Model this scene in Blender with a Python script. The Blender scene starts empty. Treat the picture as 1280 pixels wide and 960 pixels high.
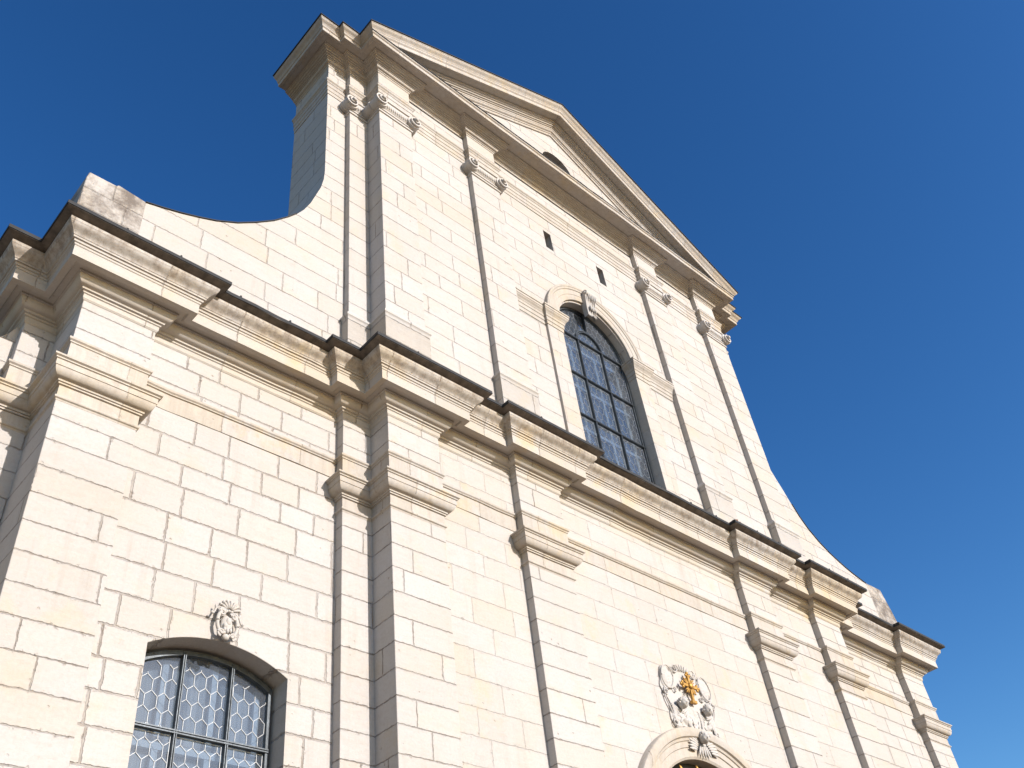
import bpy, bmesh, math, random
from mathutils import Vector, Matrix
from mathutils.geometry import tessellate_polygon
rnd = random.Random(7)
S = bpy.context.scene
C = S.collection
# ------------------------------------------------------------------ camera, sky, sun, exposure
cd = bpy.data.cameras.new('camera'); cam = bpy.data.objects.new('camera', cd); C.objects.link(cam)
F_PX, YAW, PITCH, ROLL = 1200.65, 0.842206, 0.738259, -0.149729
cd.sensor_fit = 'HORIZONTAL'; cd.sensor_width = 36.0; cd.lens = 36.0*F_PX/1280.0
cd.clip_start = 0.05; cd.clip_end = 5000
_f = Vector((math.sin(YAW)*math.cos(PITCH), math.cos(YAW)*math.cos(PITCH), math.sin(PITCH)))
_r = Vector((math.cos(YAW), -math.sin(YAW), 0)); _u = _r.cross(_f)
_r2 = math.cos(ROLL)*_r + math.sin(ROLL)*_u; _u2 = -math.sin(ROLL)*_r + math.cos(ROLL)*_u
m = Matrix((_r2, _u2, -_f)).transposed().to_4x4(); m.translation = Vector((-10.94971, -7.256128, 1.7))
cam.matrix_world = m
S.camera = cam

SUN_FROM = Vector((0.19, -1.0, 0.40)).normalized()          # direction towards the sun
EL = math.asin(SUN_FROM.z); AZ = math.atan2(SUN_FROM.x, SUN_FROM.y)
w = bpy.data.worlds.new('World'); S.world = w; w.use_nodes = True
nt = w.node_tree; bg = nt.nodes['Background']
sky = nt.nodes.new('ShaderNodeTexSky'); sky.sky_type = 'NISHITA'; sky.sun_disc = False
sky.sun_elevation = EL; sky.sun_rotation = AZ
sky.altitude = 300; sky.air_density = 1.15; sky.dust_density = 0.7; sky.ozone_density = 2.0
hs = nt.nodes.new('ShaderNodeHueSaturation'); hs.inputs['Saturation'].default_value = 1.30; hs.inputs['Hue'].default_value = 0.503; hs.inputs['Value'].default_value = 1.0
nt.links.new(sky.outputs[0], hs.inputs['Color']); gm = nt.nodes.new('ShaderNodeGamma'); gm.inputs[1].default_value = 1.30
nt.links.new(hs.outputs[0], gm.inputs[0]); nt.links.new(gm.outputs[0], bg.inputs[0]); bg.inputs[1].default_value = 0.104
sl = bpy.data.lights.new('sun', 'SUN'); sl.energy = 5.0; sl.angle = math.radians(0.5); sl.color = (1.0, 0.96, 0.922)
so = bpy.data.objects.new('sun', sl); C.objects.link(so); so.location = SUN_FROM*60
so.rotation_euler = SUN_FROM.to_track_quat('Z', 'Y').to_euler()
S.view_settings.view_transform = 'Standard'; S.view_settings.look = 'None'
S.view_settings.exposure = 0.31; S.view_settings.gamma = 1.0
S.render.engine = 'CYCLES'; S.cycles.max_bounces = 8; S.cycles.diffuse_bounces = 4

# ------------------------------------------------------------------ materials
class NB:
    def __init__(s, name):
        s.m = bpy.data.materials.new(name); s.m.use_nodes = True; s.t = s.m.node_tree
        s.b = s.t.nodes['Principled BSDF']; s.out = s.t.nodes['Material Output']
    def n(s, typ, **kw):
        k = s.t.nodes.new(typ)
        for a, v in kw.items(): setattr(k, a, v)
        return k
    def set(s, node, idx, v):
        if hasattr(v, 'links') or isinstance(v, bpy.types.NodeSocket): s.t.links.new(v, node.inputs[idx])
        else: node.inputs[idx].default_value = v
    def math(s, op, a, b=0.0, c=None, clamp=False):
        k = s.n('ShaderNodeMath', operation=op); k.use_clamp = clamp
        s.set(k, 0, a); s.set(k, 1, b)
        if c is not None: s.set(k, 2, c)
        return k.outputs[0]
    def mix(s, f, a, b, blend='MIX'):
        k = s.n('ShaderNodeMix', data_type='RGBA', blend_type=blend)
        s.set(k, 0, f); s.set(k, 6, a); s.set(k, 7, b)
        return k.outputs[2]
    def noise(s, vec, scale, detail=4, rough=0.55):
        k = s.n('ShaderNodeTexNoise'); s.set(k, 'Vector', vec); k.inputs['Scale'].default_value = scale
        k.inputs['Detail'].default_value = detail; k.inputs['Roughness'].default_value = rough
        return k.outputs[0]
    def ramp(s, f, lo, hi, a=0.0, b=1.0):
        k = s.n('ShaderNodeMapRange'); k.clamp = True
        for i, v in enumerate((f, lo, hi, a, b)): s.set(k, i, v)
        return k.outputs[0]
    def vor1(s, wv, rand, feat):
        k = s.n('ShaderNodeTexVoronoi', voronoi_dimensions='1D', feature=feat); s.set(k, 'W', wv)
        k.inputs['Scale'].default_value = 1.0; k.inputs['Randomness'].default_value = rand
        return k

def rgb(*c): return (c[0], c[1], c[2], 1.0)

def stone(name, row=0.33, length=0.85, zoff=0.0, joint=0.8, jw=0.008, rows=True, base=(0.425, 0.396, 0.374), warm=(0.455, 0.365, 0.245),
          pale=(0.445, 0.422, 0.408), stain=0.0, grime=0.0, warm_amt=0.4, zr=None, rowrand=0.22, broken=0.5, mortar=(0.155, 0.118, 0.088), bump=0.85):
    q = NB(name)
    g = q.n('ShaderNodeNewGeometry'); pos = g.outputs['Position']
    sp = q.n('ShaderNodeSeparateXYZ'); q.set(sp, 0, pos)
    sn = q.n('ShaderNodeSeparateXYZ'); q.set(sn, 0, g.outputs['True Normal'])
    side = q.math('GREATER_THAN', q.math('ABSOLUTE', sn.outputs[0]), 0.72)
    flat = q.math('GREATER_THAN', q.math('ABSOLUTE', sn.outputs[2]), 0.72)
    wob = q.noise(pos, 9.0, 3); wob2 = q.noise(pos, 14.0, 3)
    hx = q.math('ADD', q.math('MULTIPLY', sp.outputs[0], q.math('SUBTRACT', 1.0, side)), q.math('MULTIPLY', q.math('ADD', sp.outputs[1], 37.3), side))
    hx = q.math('ADD', hx, q.math('MULTIPLY', q.math('SUBTRACT', wob, 0.5), 0.030))
    hz = q.math('ADD', sp.outputs[2], q.math('MULTIPLY', q.math('SUBTRACT', wob2, 0.5), 0.022))
    if rows:
        wz = q.math('DIVIDE', q.math('SUBTRACT', hz, zoff), row)
        vz = q.vor1(wz, rowrand, 'DISTANCE_TO_EDGE'); vc = q.vor1(wz, rowrand, 'F1')
        dz = q.math('MULTIPLY', vz.outputs['Distance'], row)
        sr = q.n('ShaderNodeSeparateColor'); q.set(sr, 0, vc.outputs['Color'])
        rid = sr.outputs[0]
    else:
        dz = 9.0; rid = 0.37
    wx = q.math('ADD', q.math('DIVIDE', hx, length), q.math('MULTIPLY', rid, 61.7))
    vx = q.vor1(wx, 0.9, 'DISTANCE_TO_EDGE'); vxc = q.vor1(wx, 0.9, 'F1')
    dx = q.math('MULTIPLY', vx.outputs['Distance'], length)
    d = q.math('MINIMUM', dz, q.math('ADD', dx, q.math('MULTIPLY', flat, 9.0))) if rows else q.math('ADD', dx, q.math('MULTIPLY', flat, 9.0))
    jn = q.noise(pos, 2.3, 4)                                   # joints come and go
    wid = q.math('MULTIPLY', q.ramp(q.noise(pos, 26.0, 3), 0.3, 0.75, 0.45, 1.7), jw)
    jm = q.math('SUBTRACT', 1.0, q.ramp(q.math('DIVIDE', d, wid), 0.55, 1.15))
    jb = q.ramp(q.noise(pos, 7.5, 4, 0.7), 0.36, 0.60, broken, 1.0)
    jvis = q.math('MULTIPLY', q.math('MULTIPLY', jm, q.math('MULTIPLY', q.ramp(jn, 0.32, 0.60, 0.35, 1.0), jb)), joint)
    sc = q.n('ShaderNodeSeparateColor'); q.set(sc, 0, vxc.outputs['Color'])
    b1, b2 = sc.outputs[0], sc.outputs[1]
    col = q.mix(q.ramp(b1, 0.2, 0.95), rgb(*base), rgb(*pale))
    wm = q.math('MULTIPLY', q.ramp(b2, 0.45, 1.0, 0.0, 1.0), warm_amt)
    col = q.mix(wm, col, rgb(*warm))
    cloud = q.noise(pos, 1.1, 5, 0.6)
    col = q.mix(q.math('MULTIPLY', q.ramp(cloud, 0.47, 0.72), 0.45*warm_amt/0.4*0.8), col, rgb(*warm))
    sv = q.n('ShaderNodeMapping'); q.set(sv, 0, pos); sv.inputs['Scale'].default_value = (3.0, 3.0, 11.0)
    bed = q.noise(sv.outputs[0], 1.6, 5, 0.65)                  # bedding streaks in the limestone
    col = q.mix(q.ramp(bed, 0.48, 0.75, 0.0, 0.28), col, rgb(0.35, 0.30, 0.25))
    fine = q.noise(pos, 34.0, 6, 0.78)
    col = q.mix(q.ramp(fine, 0.42, 0.68, 0.0, 0.34), col, rgb(0.32, 0.27, 0.225))
    pv = q.n('ShaderNodeTexVoronoi'); q.set(pv, 'Vector', pos); pv.inputs['Scale'].default_value = 6.5
    pits = q.math('SUBTRACT', 1.0, q.ramp(pv.outputs['Distance'], 0.06, 0.10))
    pm = q.math('MULTIPLY', pits, q.ramp(q.noise(pos, 1.7, 2), 0.5, 0.6))
    col = q.mix(q.math('MULTIPLY', pm, 0.55), col, rgb(0.32, 0.26, 0.20))
    big = q.noise(pos, 0.42, 5, 0.6)                            # slow tonal drift across the front
    col = q.mix(q.ramp(big, 0.42, 0.72, 0.0, 0.34), col, rgb(0.365, 0.315, 0.26))
    drip = q.n('ShaderNodeMapping'); q.set(drip, 0, pos); drip.inputs['Scale'].default_value = (5.5, 5.5, 0.35)
    dr = q.ramp(q.noise(drip.outputs[0], 1.0, 6, 0.7), 0.52, 0.74)
    col = q.mix(q.math('MULTIPLY', q.math('MULTIPLY', dr, q.ramp(q.noise(pos, 0.9, 3), 0.45, 0.65)), 0.42), col, rgb(0.27, 0.225, 0.18))
    chip = q.math('MULTIPLY', q.math('SUBTRACT', 1.0, q.ramp(d, 0.010, 0.035)), q.ramp(q.noise(pos, 17.0, 4, 0.75), 0.60, 0.68))
    col = q.mix(q.math('MULTIPLY', chip, 0.55*min(1.0, joint+0.2)), col, rgb(0.25, 0.20, 0.155))
    blot = q.ramp(q.noise(pos, 4.2, 6, 0.8), 0.60, 0.74)
    pk = q.math('MULTIPLY', q.ramp(q.noise(pos, 1.9, 5, 0.7), 0.52, 0.68), q.ramp(sc.outputs[2], 0.35, 0.75))      # iron-yellow flecked stones
    col = q.mix(q.math('MULTIPLY', pk, 0.75*min(1.0, warm_amt*2.0)), col, rgb(0.45, 0.35, 0.215))
    col = q.mix(q.math('MULTIPLY', blot, 0.38), col, rgb(0.30, 0.25, 0.20))
    if stain > 0:
        st = q.n('ShaderNodeMapping'); q.set(st, 0, pos); st.inputs['Scale'].default_value = (11.0, 11.0, 1.0)
        sm = q.math('MAXIMUM', q.ramp(q.noise(st.outputs[0], 1.0, 5, 0.7), 0.44, 0.70), q.math('MULTIPLY', q.ramp(q.noise(pos, 5.0, 6, 0.8), 0.50, 0.62), 0.8))
        if zr: sm = q.math('MULTIPLY', sm, q.math('MULTIPLY', q.ramp(sp.outputs[2], zr[0], zr[1]), 1.0))
        col = q.mix(q.math('MULTIPLY', sm, stain), col, rgb(0.195, 0.15, 0.115))
    if grime > 0:
        gm = q.ramp(q.noise(pos, 2.2, 7, 0.75), 0.38, 0.58)
        col = q.mix(q.math('MULTIPLY', gm, grime), col, rgb(0.13, 0.105, 0.088))
    col = q.mix(jvis, col, rgb(*mortar))
    q.t.links.new(col, q.b.inputs['Base Color'])
    q.b.inputs['Roughness'].default_value = 0.88; q.b.inputs['Specular IOR Level'].default_value = 0.25
    h = q.math('SUBTRACT', q.math('ADD', q.math('MULTIPLY', fine, 0.25), q.math('MULTIPLY', bed, 0.35)), q.math('ADD', q.math('MULTIPLY', jm, 1.2*min(1, joint+0.2)), q.math('MULTIPLY', pm, 0.8)))
    h = q.math('SUBTRACT', q.math('ADD', h, q.math('MULTIPLY', b1, 0.35)), q.math('MULTIPLY', chip, 0.7))
    bp = q.n('ShaderNodeBump'); bp.inputs['Strength'].default_value = bump; bp.inputs['Distance'].default_value = 0.014
    q.set(bp, 'Height', h); q.t.links.new(bp.outputs[0], q.b.inputs['Normal'])
    return q.m

def plain(name, col, rough=0.5, metal=0.0, vary=0.25, scale=6.0, bump=0.3):
    q = NB(name); g = q.n('ShaderNodeNewGeometry'); pos = g.outputs['Position']
    f = q.noise(pos, scale, 5, 0.65)
    c2 = tuple(max(0, c*(1-vary*1.6)) for c in col); c1 = tuple(min(1, c*(1+vary*0.6)) for c in col)
    q.t.links.new(q.mix(q.ramp(f, 0.3, 0.7), rgb(*c2), rgb(*c1)), q.b.inputs['Base Color'])
    q.b.inputs['Roughness'].default_value = rough; q.b.inputs['Metallic'].default_value = metal
    bp = q.n('ShaderNodeBump'); bp.inputs['Strength'].default_value = bump; bp.inputs['Distance'].default_value = 0.006
    q.set(bp, 'Height', q.noise(pos, scale*5, 3)); q.t.links.new(bp.outputs[0], q.b.inputs['Normal'])
    return q.m

M = {}
M['bay'] = stone('bay_ashlar', 0.325, 0.54, 7.06, 0.80, 0.0115, warm_amt=0.16, rowrand=0.34, mortar=(0.215, 0.175, 0.145))
M['pil'] = stone('pilaster_ashlar', 0.30, 1.7, 7.08, 0.75, 0.0075, warm_amt=0.20, rowrand=0.10)
M['mid'] = stone('central_ashlar', 0.34, 0.75, 7.06, 0.22, 0.006, warm_amt=0.32, broken=0.05)
M['up'] = stone('upper_ashlar', 0.36, 0.95, 12.35, 0.62, 0.009, warm_amt=0.20, broken=0.06)
M['uppil'] = stone('upper_pilaster_ashlar', 0.40, 1.6, 12.35, 0.70, 0.009, warm_amt=0.24, broken=0.15, rowrand=0.12)
M['mould'] = stone('moulded_stone', rows=False, length=1.25, joint=0.75, jw=0.007, warm_amt=0.42, stain=0.30, bump=0.4, base=(0.415, 0.375, 0.335))
M['cornice'] = stone('stained_cornice_stone', rows=False, length=0.95, joint=0.8, jw=0.008, warm_amt=0.55, stain=0.85, zr=(10.19, 10.26), bump=0.5, base=(0.41, 0.37, 0.325))
M['carved'] = stone('carved_stone', rows=False, length=30.0, joint=0.0, warm_amt=0.12, bump=0.35, base=(0.45, 0.425, 0.405), pale=(0.46, 0.44, 0.425))
M['block'] = stone('lichen_stone', 0.34, 0.7, 11.3, 0.6, 0.009, warm_amt=0.3, grime=0.92)
M['zinc'] = plain('dark_zinc', (0.016, 0.015, 0.015), 0.75, 0.0, 0.35, 5.0)
M['tin'] = plain('brown_eaves_metal', (0.13, 0.105, 0.085), 0.7, 0.0, 0.4, 7.0)
M['iron'] = plain('dark_green_iron', (0.070, 0.080, 0.090), 0.45, 0.4, 0.3, 12.0)
M['lead'] = plain('pale_lead', (0.52, 0.52, 0.52), 0.55, 0.2, 0.15, 20.0)
M['lead2'] = plain('grey_lead', (0.27, 0.29, 0.32), 0.55, 0.2, 0.15, 20.0)
M['blue_bar'] = plain('pale_inner_frame', (0.40, 0.47, 0.56), 0.5, 0.0, 0.12, 4.0)
M['blind'] = plain('blue_grey_inner_glazing', (0.085, 0.112, 0.15), 0.35, 0.0, 0.25, 1.6, 0.1)
M['dark'] = plain('interior_shade_black', (0.025, 0.023, 0.021), 0.8, 0.0, 0.3, 4.0)  # near-black colour stands in for unlit depth in the openings
M['gold'] = plain('gilding', (0.44, 0.235, 0.05), 0.5, 0.55, 0.25, 25.0)
M['wood'] = plain('old_oak', (0.10, 0.055, 0.03), 0.6, 0.0, 0.4, 6.0)
M['tile'] = plain('roof_tile', (0.20, 0.10, 0.06), 0.8, 0.0, 0.4, 4.0)
M['paving'] = plain('paving', (0.225, 0.155, 0.088), 0.85, 0.0, 0.18, 1.2)
def curtain_mat():
    q = NB('hanging_curtain'); g = q.n('ShaderNodeNewGeometry')
    mp = q.n('ShaderNodeMapping'); q.set(mp, 0, g.outputs['Position']); mp.inputs['Scale'].default_value = (9.0, 9.0, 0.25)
    f = q.noise(mp.outputs[0], 1.0, 3, 0.5)  # vertical streaks paint light and shade of folds onto a flat sheet
    q.t.links.new(q.mix(q.ramp(f, 0.38, 0.62), rgb(0.08, 0.105, 0.14), rgb(0.30, 0.33, 0.37)), q.b.inputs['Base Color']); q.b.inputs['Roughness'].default_value = 0.8
    return q.m
M['curtain'] = curtain_mat()
def glass_mat():
    q = NB('window_glass')
    g = q.n('ShaderNodeNewGeometry')
    bp = q.n('ShaderNodeBump'); bp.inputs['Strength'].default_value = 0.06; bp.inputs['Distance'].default_value = 0.02
    q.set(bp, 'Height', q.noise(g.outputs['Position'], 3.0, 2))
    gl = q.n('ShaderNodeBsdfGlossy'); gl.inputs['Roughness'].default_value = 0.04; gl.inputs['Color'].default_value = rgb(0.86, 0.86, 0.84)
    q.t.links.new(bp.outputs[0], gl.inputs['Normal'])
    tr = q.n('ShaderNodeBsdfTransparent'); tr.inputs['Color'].default_value = rgb(0.80, 0.87, 0.93)
    df = q.n('ShaderNodeBsdfDiffuse'); cl = q.noise(g.outputs['Position'], 1.8, 4)
    q.t.links.new(q.mix(q.ramp(cl, 0.3, 0.7), rgb(0.070, 0.085, 0.112), rgb(0.135, 0.15, 0.178)), df.inputs['Color'])
    m1 = q.n('ShaderNodeMixShader'); m1.inputs[0].default_value = 0.46                    # blue-grey diffuse layer stands in for sky mirrored in the glass
    q.t.links.new(tr.outputs[0], m1.inputs[1]); q.t.links.new(df.outputs[0], m1.inputs[2])
    fr = q.n('ShaderNodeFresnel'); fr.inputs['IOR'].default_value = 1.55
    mx = q.n('ShaderNodeMixShader'); q.set(mx, 0, q.math('ADD', q.math('MULTIPLY', fr.outputs[0], 1.5), 0.03, clamp=True))
    q.t.links.new(m1.outputs[0], mx.inputs[1]); q.t.links.new(gl.outputs[0], mx.inputs[2])
    q.t.links.new(mx.outputs[0], q.out.inputs['Surface'])
    return q.m
M['glass'] = glass_mat()

# ------------------------------------------------------------------ mesh helpers
def obj(name, bm, mat, parent=None, smooth=None, bevel=None, recalc=True):
    if recalc: bmesh.ops.recalc_face_normals(bm, faces=bm.faces[:])
    me = bpy.data.meshes.new(name); bm.to_mesh(me); bm.free()
    me.materials.append(M[mat])
    if smooth is not None:
        me.polygons.foreach_set('use_smooth', [True]*len(me.polygons)); me.set_sharp_from_angle(angle=math.radians(smooth))
    o = bpy.data.objects.new(name, me); C.objects.link(o)
    if parent: o.parent = parent
    if bevel:
        b = o.modifiers.new('edge', 'BEVEL'); b.width = bevel; b.segments = 2; b.limit_method = 'ANGLE'; b.angle_limit = math.radians(50)
    return o
def box(bm, x0, x1, y0, y1, z0, z1):
    v = [bm.verts.new(p) for p in ((x0,y0,z0),(x1,y0,z0),(x1,y1,z0),(x0,y1,z0),(x0,y0,z1),(x1,y0,z1),(x1,y1,z1),(x0,y1,z1))]
    for f in ((0,1,2,3),(4,5,6,7),(0,1,5,4),(1,2,6,5),(2,3,7,6),(3,0,4,7)): bm.faces.new([v[i] for i in f])
def offsets(path):
    n = []
    for a, b in zip(path, path[1:]):
        d = Vector((b[0]-a[0], b[1]-a[1])).normalized(); n.append(Vector((d.y, -d.x)))
    out = [n[0]]
    for p, q in zip(n, n[1:]): out.append((p+q)/(1+p.dot(q)))
    out.append(n[-1]); return out
def sweep(bm, path, prof, cap=True, n0=None, n1=None, jit=0.0028):
    """moulding profile along a plan path, mitred at corners; stations along each run wander by a few millimetres like laid stones"""
    off = offsets(path)
    if n0: off[0] = Vector(n0)
    if n1: off[-1] = Vector(n1)
    rows = [[bm.verts.new((path[0][0]+off[0].x*a, path[0][1]+off[0].y*a, z)) for a, z in prof]]
    for k in range(1, len(path)):
        A, B = Vector(path[k-1]), Vector(path[k]); L = (B-A).length; d = (B-A)/L; nrm = Vector((d.y, -d.x))
        a0 = A+off[k-1]; b0 = B+off[k]
        n = int(L/0.3) if L > 1.0 or (len(path) == 4 and L > 0.6) else 0
        big = max(a for a, z in prof)
        for i in range(1, n):
            t = i/n; P0 = A.lerp(B, t)
            if min(t, 1-t)*L < big*abs(off[k].dot(d))+0.05 and n > 1 and L < 2.5: continue
            jo, jz = rnd.gauss(0, jit), rnd.gauss(0, jit)
            if min(t*L, (1-t)*L) <= big+0.03: continue
            rows.append([bm.verts.new((P0.x+nrm.x*(a+(jo if a > 0.002 else 0)), P0.y+nrm.y*(a+(jo if a > 0.002 else 0)), z+jz)) for a, z in prof])
        rows.append([bm.verts.new((B.x+off[k].x*a, B.y+off[k].y*a, z)) for a, z in prof])
    for r, s in zip(rows, rows[1:]):
        for i in range(len(prof)-1): bm.faces.new((r[i], s[i], s[i+1], r[i+1]))
    if cap:
        for r in (rows[0], rows[-1]):
            try: bm.faces.new(r)
            except ValueError: pass
def curve_pts(p0, p1, kind, n=6):
    """cyma / ovolo / cavetto between two (o,z) points"""
    out = []
    for i in range(n+1):
        t = i/n
        if kind == 'cyma': a, b = t, (t + 0.16*math.sin(2*math.pi*t))
        elif kind == 'ovolo': a, b = math.sin(t*math.pi/2), 1-math.cos(t*math.pi/2)
        elif kind == 'cavetto': a, b = 1-math.cos(t*math.pi/2), math.sin(t*math.pi/2)
        if kind == 'cyma':     # recta: out at top with hollow, round below
            s = t - 0.11*math.sin(2*math.pi*t); out.append((p0[0]+(p1[0]-p0[0])*s, p0[1]+(p1[1]-p0[1])*t))
        else: out.append((p0[0]+(p1[0]-p0[0])*a, p0[1]+(p1[1]-p0[1])*b))
    return out
def panel(bm, outline, holes, y, back, sides=True):
    """front face in the plane y with openings; reveals and edges run back to y=back"""
    loops = [outline]+holes
    tess = tessellate_polygon([[Vector((p[0], p[1], 0)) for p in l] for l in loops])
    flat = [p for l in loops for p in l]
    vf = [bm.verts.new((p[0], y, p[1])) for p in flat]
    for t in tess:
        try: bm.faces.new([vf[i] for i in t])
        except ValueError: pass
    i = 0
    for k, l in enumerate(loops):
        n = len(l)
        if k or sides:
            vb = [bm.verts.new((p[0], back, p[1])) for p in l]
            for j in range(n):
                a, b = j, (j+1) % n
                bm.faces.new((vf[i+a], vf[i+b], vb[b], vb[a]))
        i += n
def arch_pts(cx, zc, r, a0=0.0, a1=180.0, n=28):
    return [(cx+r*math.cos(math.radians(a0+(a1-a0)*i/n)), zc+r*math.sin(math.radians(a0+(a1-a0)*i/n))) for i in range(n+1)]
def ring(bm, cx, zc, prof, a0=0, a1=180, n=40):
    """sweep profile [(radius, y)] round an arc in the XZ plane"""
    rows = []
    for i in range(n+1):
        a = math.radians(a0+(a1-a0)*i/n)
        rows.append([bm.verts.new((cx+r*math.cos(a), y, zc+r*math.sin(a))) for r, y in prof])
    for r, s in zip(rows, rows[1:]):
        for i in range(len(prof)-1): bm.faces.new((r[i], s[i], s[i+1], r[i+1]))
def ball(bm, c, r, sub=2, rot=None):
    if isinstance(r, (int, float)): r = (r, r, r)
    mt = Matrix.Translation(c) @ (rot.to_4x4() if rot else Matrix.Identity(4)) @ Matrix.Diagonal((r[0], r[1], r[2], 1))
    bmesh.ops.create_icosphere(bm, subdivisions=sub, radius=1.0, matrix=mt)
def cyl(bm, a, b, r0, r1=None, n=16):
    a, b = Vector(a), Vector(b); d = b-a; r1 = r0 if r1 is None else r1
    mt = Matrix.Translation((a+b)/2) @ d.to_track_quat('Z', 'Y').to_matrix().to_4x4()
    bmesh.ops.create_cone(bm, cap_ends=True, segments=n, radius1=r0, radius2=r1, depth=d.length, matrix=mt)
def tube(bm, pts, r, n=8, taper=None):
    pts = [Vector(p) for p in pts]; rows = []
    for i, p in enumerate(pts):
        d = (pts[min(i+1, len(pts)-1)]-pts[max(i-1, 0)]).normalized()
        q = d.to_track_quat('Z', 'Y'); rr = r if taper is None else r*(1+(taper-1)*i/(len(pts)-1))
        rows.append([bm.verts.new(p+q @ Vector((rr*math.cos(2*math.pi*k/n), rr*math.sin(2*math.pi*k/n), 0))) for k in range(n)])
    for a, b in zip(rows, rows[1:]):
        for k in range(n): bm.faces.new((a[k], a[(k+1) % n], b[(k+1) % n], b[k]))
    bm.faces.new(rows[0]); bm.faces.new(rows[-1])
def mirror_path(p): return p + [(-x, y) for x, y in reversed(p)]

# ------------------------------------------------------------------ setting
bm = bmesh.new(); box(bm, -900, 900, -900, 900, -0.4, 0.0)
gr = obj('paved_square', bm, 'paving'); gr['kind'] = 'structure'

church = bpy.data.objects.new('church', None); C.objects.link(church)
church['label'] = 'pale limestone baroque church front with two storeys of pilasters and a pediment'
church['category'] = 'church'

# plan constants -----------------------------------------------------------------
YA, YW, YB, YC, YO = 0.367, 0.50, 0.0, 0.12, 1.03
XA0, XA1, XH, XB0, XB1, XC0, XC1 = 9.0, 8.178, 5.66, 5.24, 4.419, 3.013, 2.168
XO = 9.342
half = [(-XO, 2.6), (-XO, YO), (-XA0, YO), (-XA0, YA), (-XA1, YA), (-XA1, YW), (-XH, YW), (-XH, YA), (-XB0, YA), (-XB0, YB),
        (-XB1, YB), (-XB1, YC), (-XC0, YC), (-XC0, YB), (-XC1, YB), (-XC1, YC)]
FULL = mirror_path(half)

# ------------------------------------------------------------------ lower storey walls
WZC, WR, WX = 4.951, 1.436, 6.924            # segmental head of the bay windows
def seg_head(cx, sill, hw=0.731, n=18):
    a = math.degrees(math.asin(hw/WR))
    return [(cx-hw, sill), (cx+hw, sill)] + arch_pts(cx, WZC, WR, 90-a, 90+a, n)
for sx in (-1, 1):
    bm = bmesh.new()
    x0, x1 = sorted((sx*XA1, sx*XH))
    panel(bm, [(x0-0.05, 0), (x1+0.05, 0), (x1+0.05, 10.2), (x0-0.05, 10.2)], [seg_head(sx*WX, 3.3)], YW, 0.80)
    obj('bay_wall', bm, 'bay', church, bevel=0.006)
PX, PZ, PR = -0.05, 5.05, 1.34
bm = bmesh.new()
panel(bm, [(-4.45, 0), (4.45, 0), (4.45, 10.2), (-4.45, 10.2)], [[(PX-PR, 0.02), (PX+PR, 0.02)] + arch_pts(PX, PZ, PR)], YC, 0.85)
obj('centre_wall', bm, 'mid', church)
bm = bmesh.new()
for sx in (-1, 1):
    x0, x1 = sorted((sx*(XO-0.02), sx*8.7)); box(bm, x0, x1, 1.3, 26.0, 0, 10.2)
    obj('flank_wall', bm, 'bay', church); bm = bmesh.new()
# nave and aisle body behind the front
bm = bmesh.new()
box(bm, -5.5, 5.5, 1.45, 28, 0, 12.6); box(bm, -8.85, 8.85, 1.5, 27, 0, 10.0)
body = obj('nave_body', bm, 'bay', church)
bm = bmesh.new()
v = [bm.verts.new(p) for p in ((-5.8, 1.46, 12.5), (5.8, 1.46, 12.5), (0, 1.46, 18.4), (-5.8, 28.2, 12.5), (5.8, 28.2, 12.5), (0, 28.2, 18.4))]
for f in ((0, 1, 2), (3, 4, 5), (0, 2, 5, 3), (1, 2, 5, 4), (0, 1, 4, 3)): bm.faces.new([v[i] for i in f])
obj('roof', bm, 'tile', church)

# wing wall with a falling curve beside the outermost pilaster
bm = bmesh.new()
wc = [(-9.35, 9.90), (-9.37, 9.80), (-9.42, 9.68), (-9.47, 9.60), (-9.53, 9.54), (-9.65, 9.46), (-9.85, 9.37), (-10.2, 9.28), (-10.8, 9.2)]
panel(bm, [(-9.30, 0), (-9.30, 9.90)] + wc + [(-10.8, 0)], [], 1.17, 2.2)
obj('wing_wall', bm, 'bay', church)

# ------------------------------------------------------------------ lower order
CAP = [(-0.03, 8.335), (0.002, 8.335), (0.006, 8.352), (0.020, 8.360), (0.024, 8.372), (0.020, 8.384), (0.008, 8.386), (0.008, 8.398),
       (0.003, 8.40), (0.003, 8.525), (0.022, 8.53), (0.022, 8.548), (0.036, 8.552), (0.036, 8.572)]
CAP += curve_pts((0.040, 8.578), (0.112, 8.664), 'ovolo', 6) + [(0.120, 8.668), (0.120, 8.735), (0.134, 8.742), (0.134, 8.757), (0.154, 8.768), (0.156, 8.788), (0.015, 8.80), (-0.03, 8.80)]
BAND = [(-0.03, 8.79), (0.010, 8.79), (0.010, 9.105), (0.022, 9.112), (0.022, 9.128), (0.040, 9.142), (0.042, 9.165), (0.0, 9.175), (-0.03, 9.175)]
WBAND = [(-0.03, 8.872), (0.011, 8.872), (0.013, 9.088), (0.030, 9.095), (0.030, 9.108), (0.046, 9.122), (0.048, 9.147), (0.0, 9.157), (-0.03, 9.157)]
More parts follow.
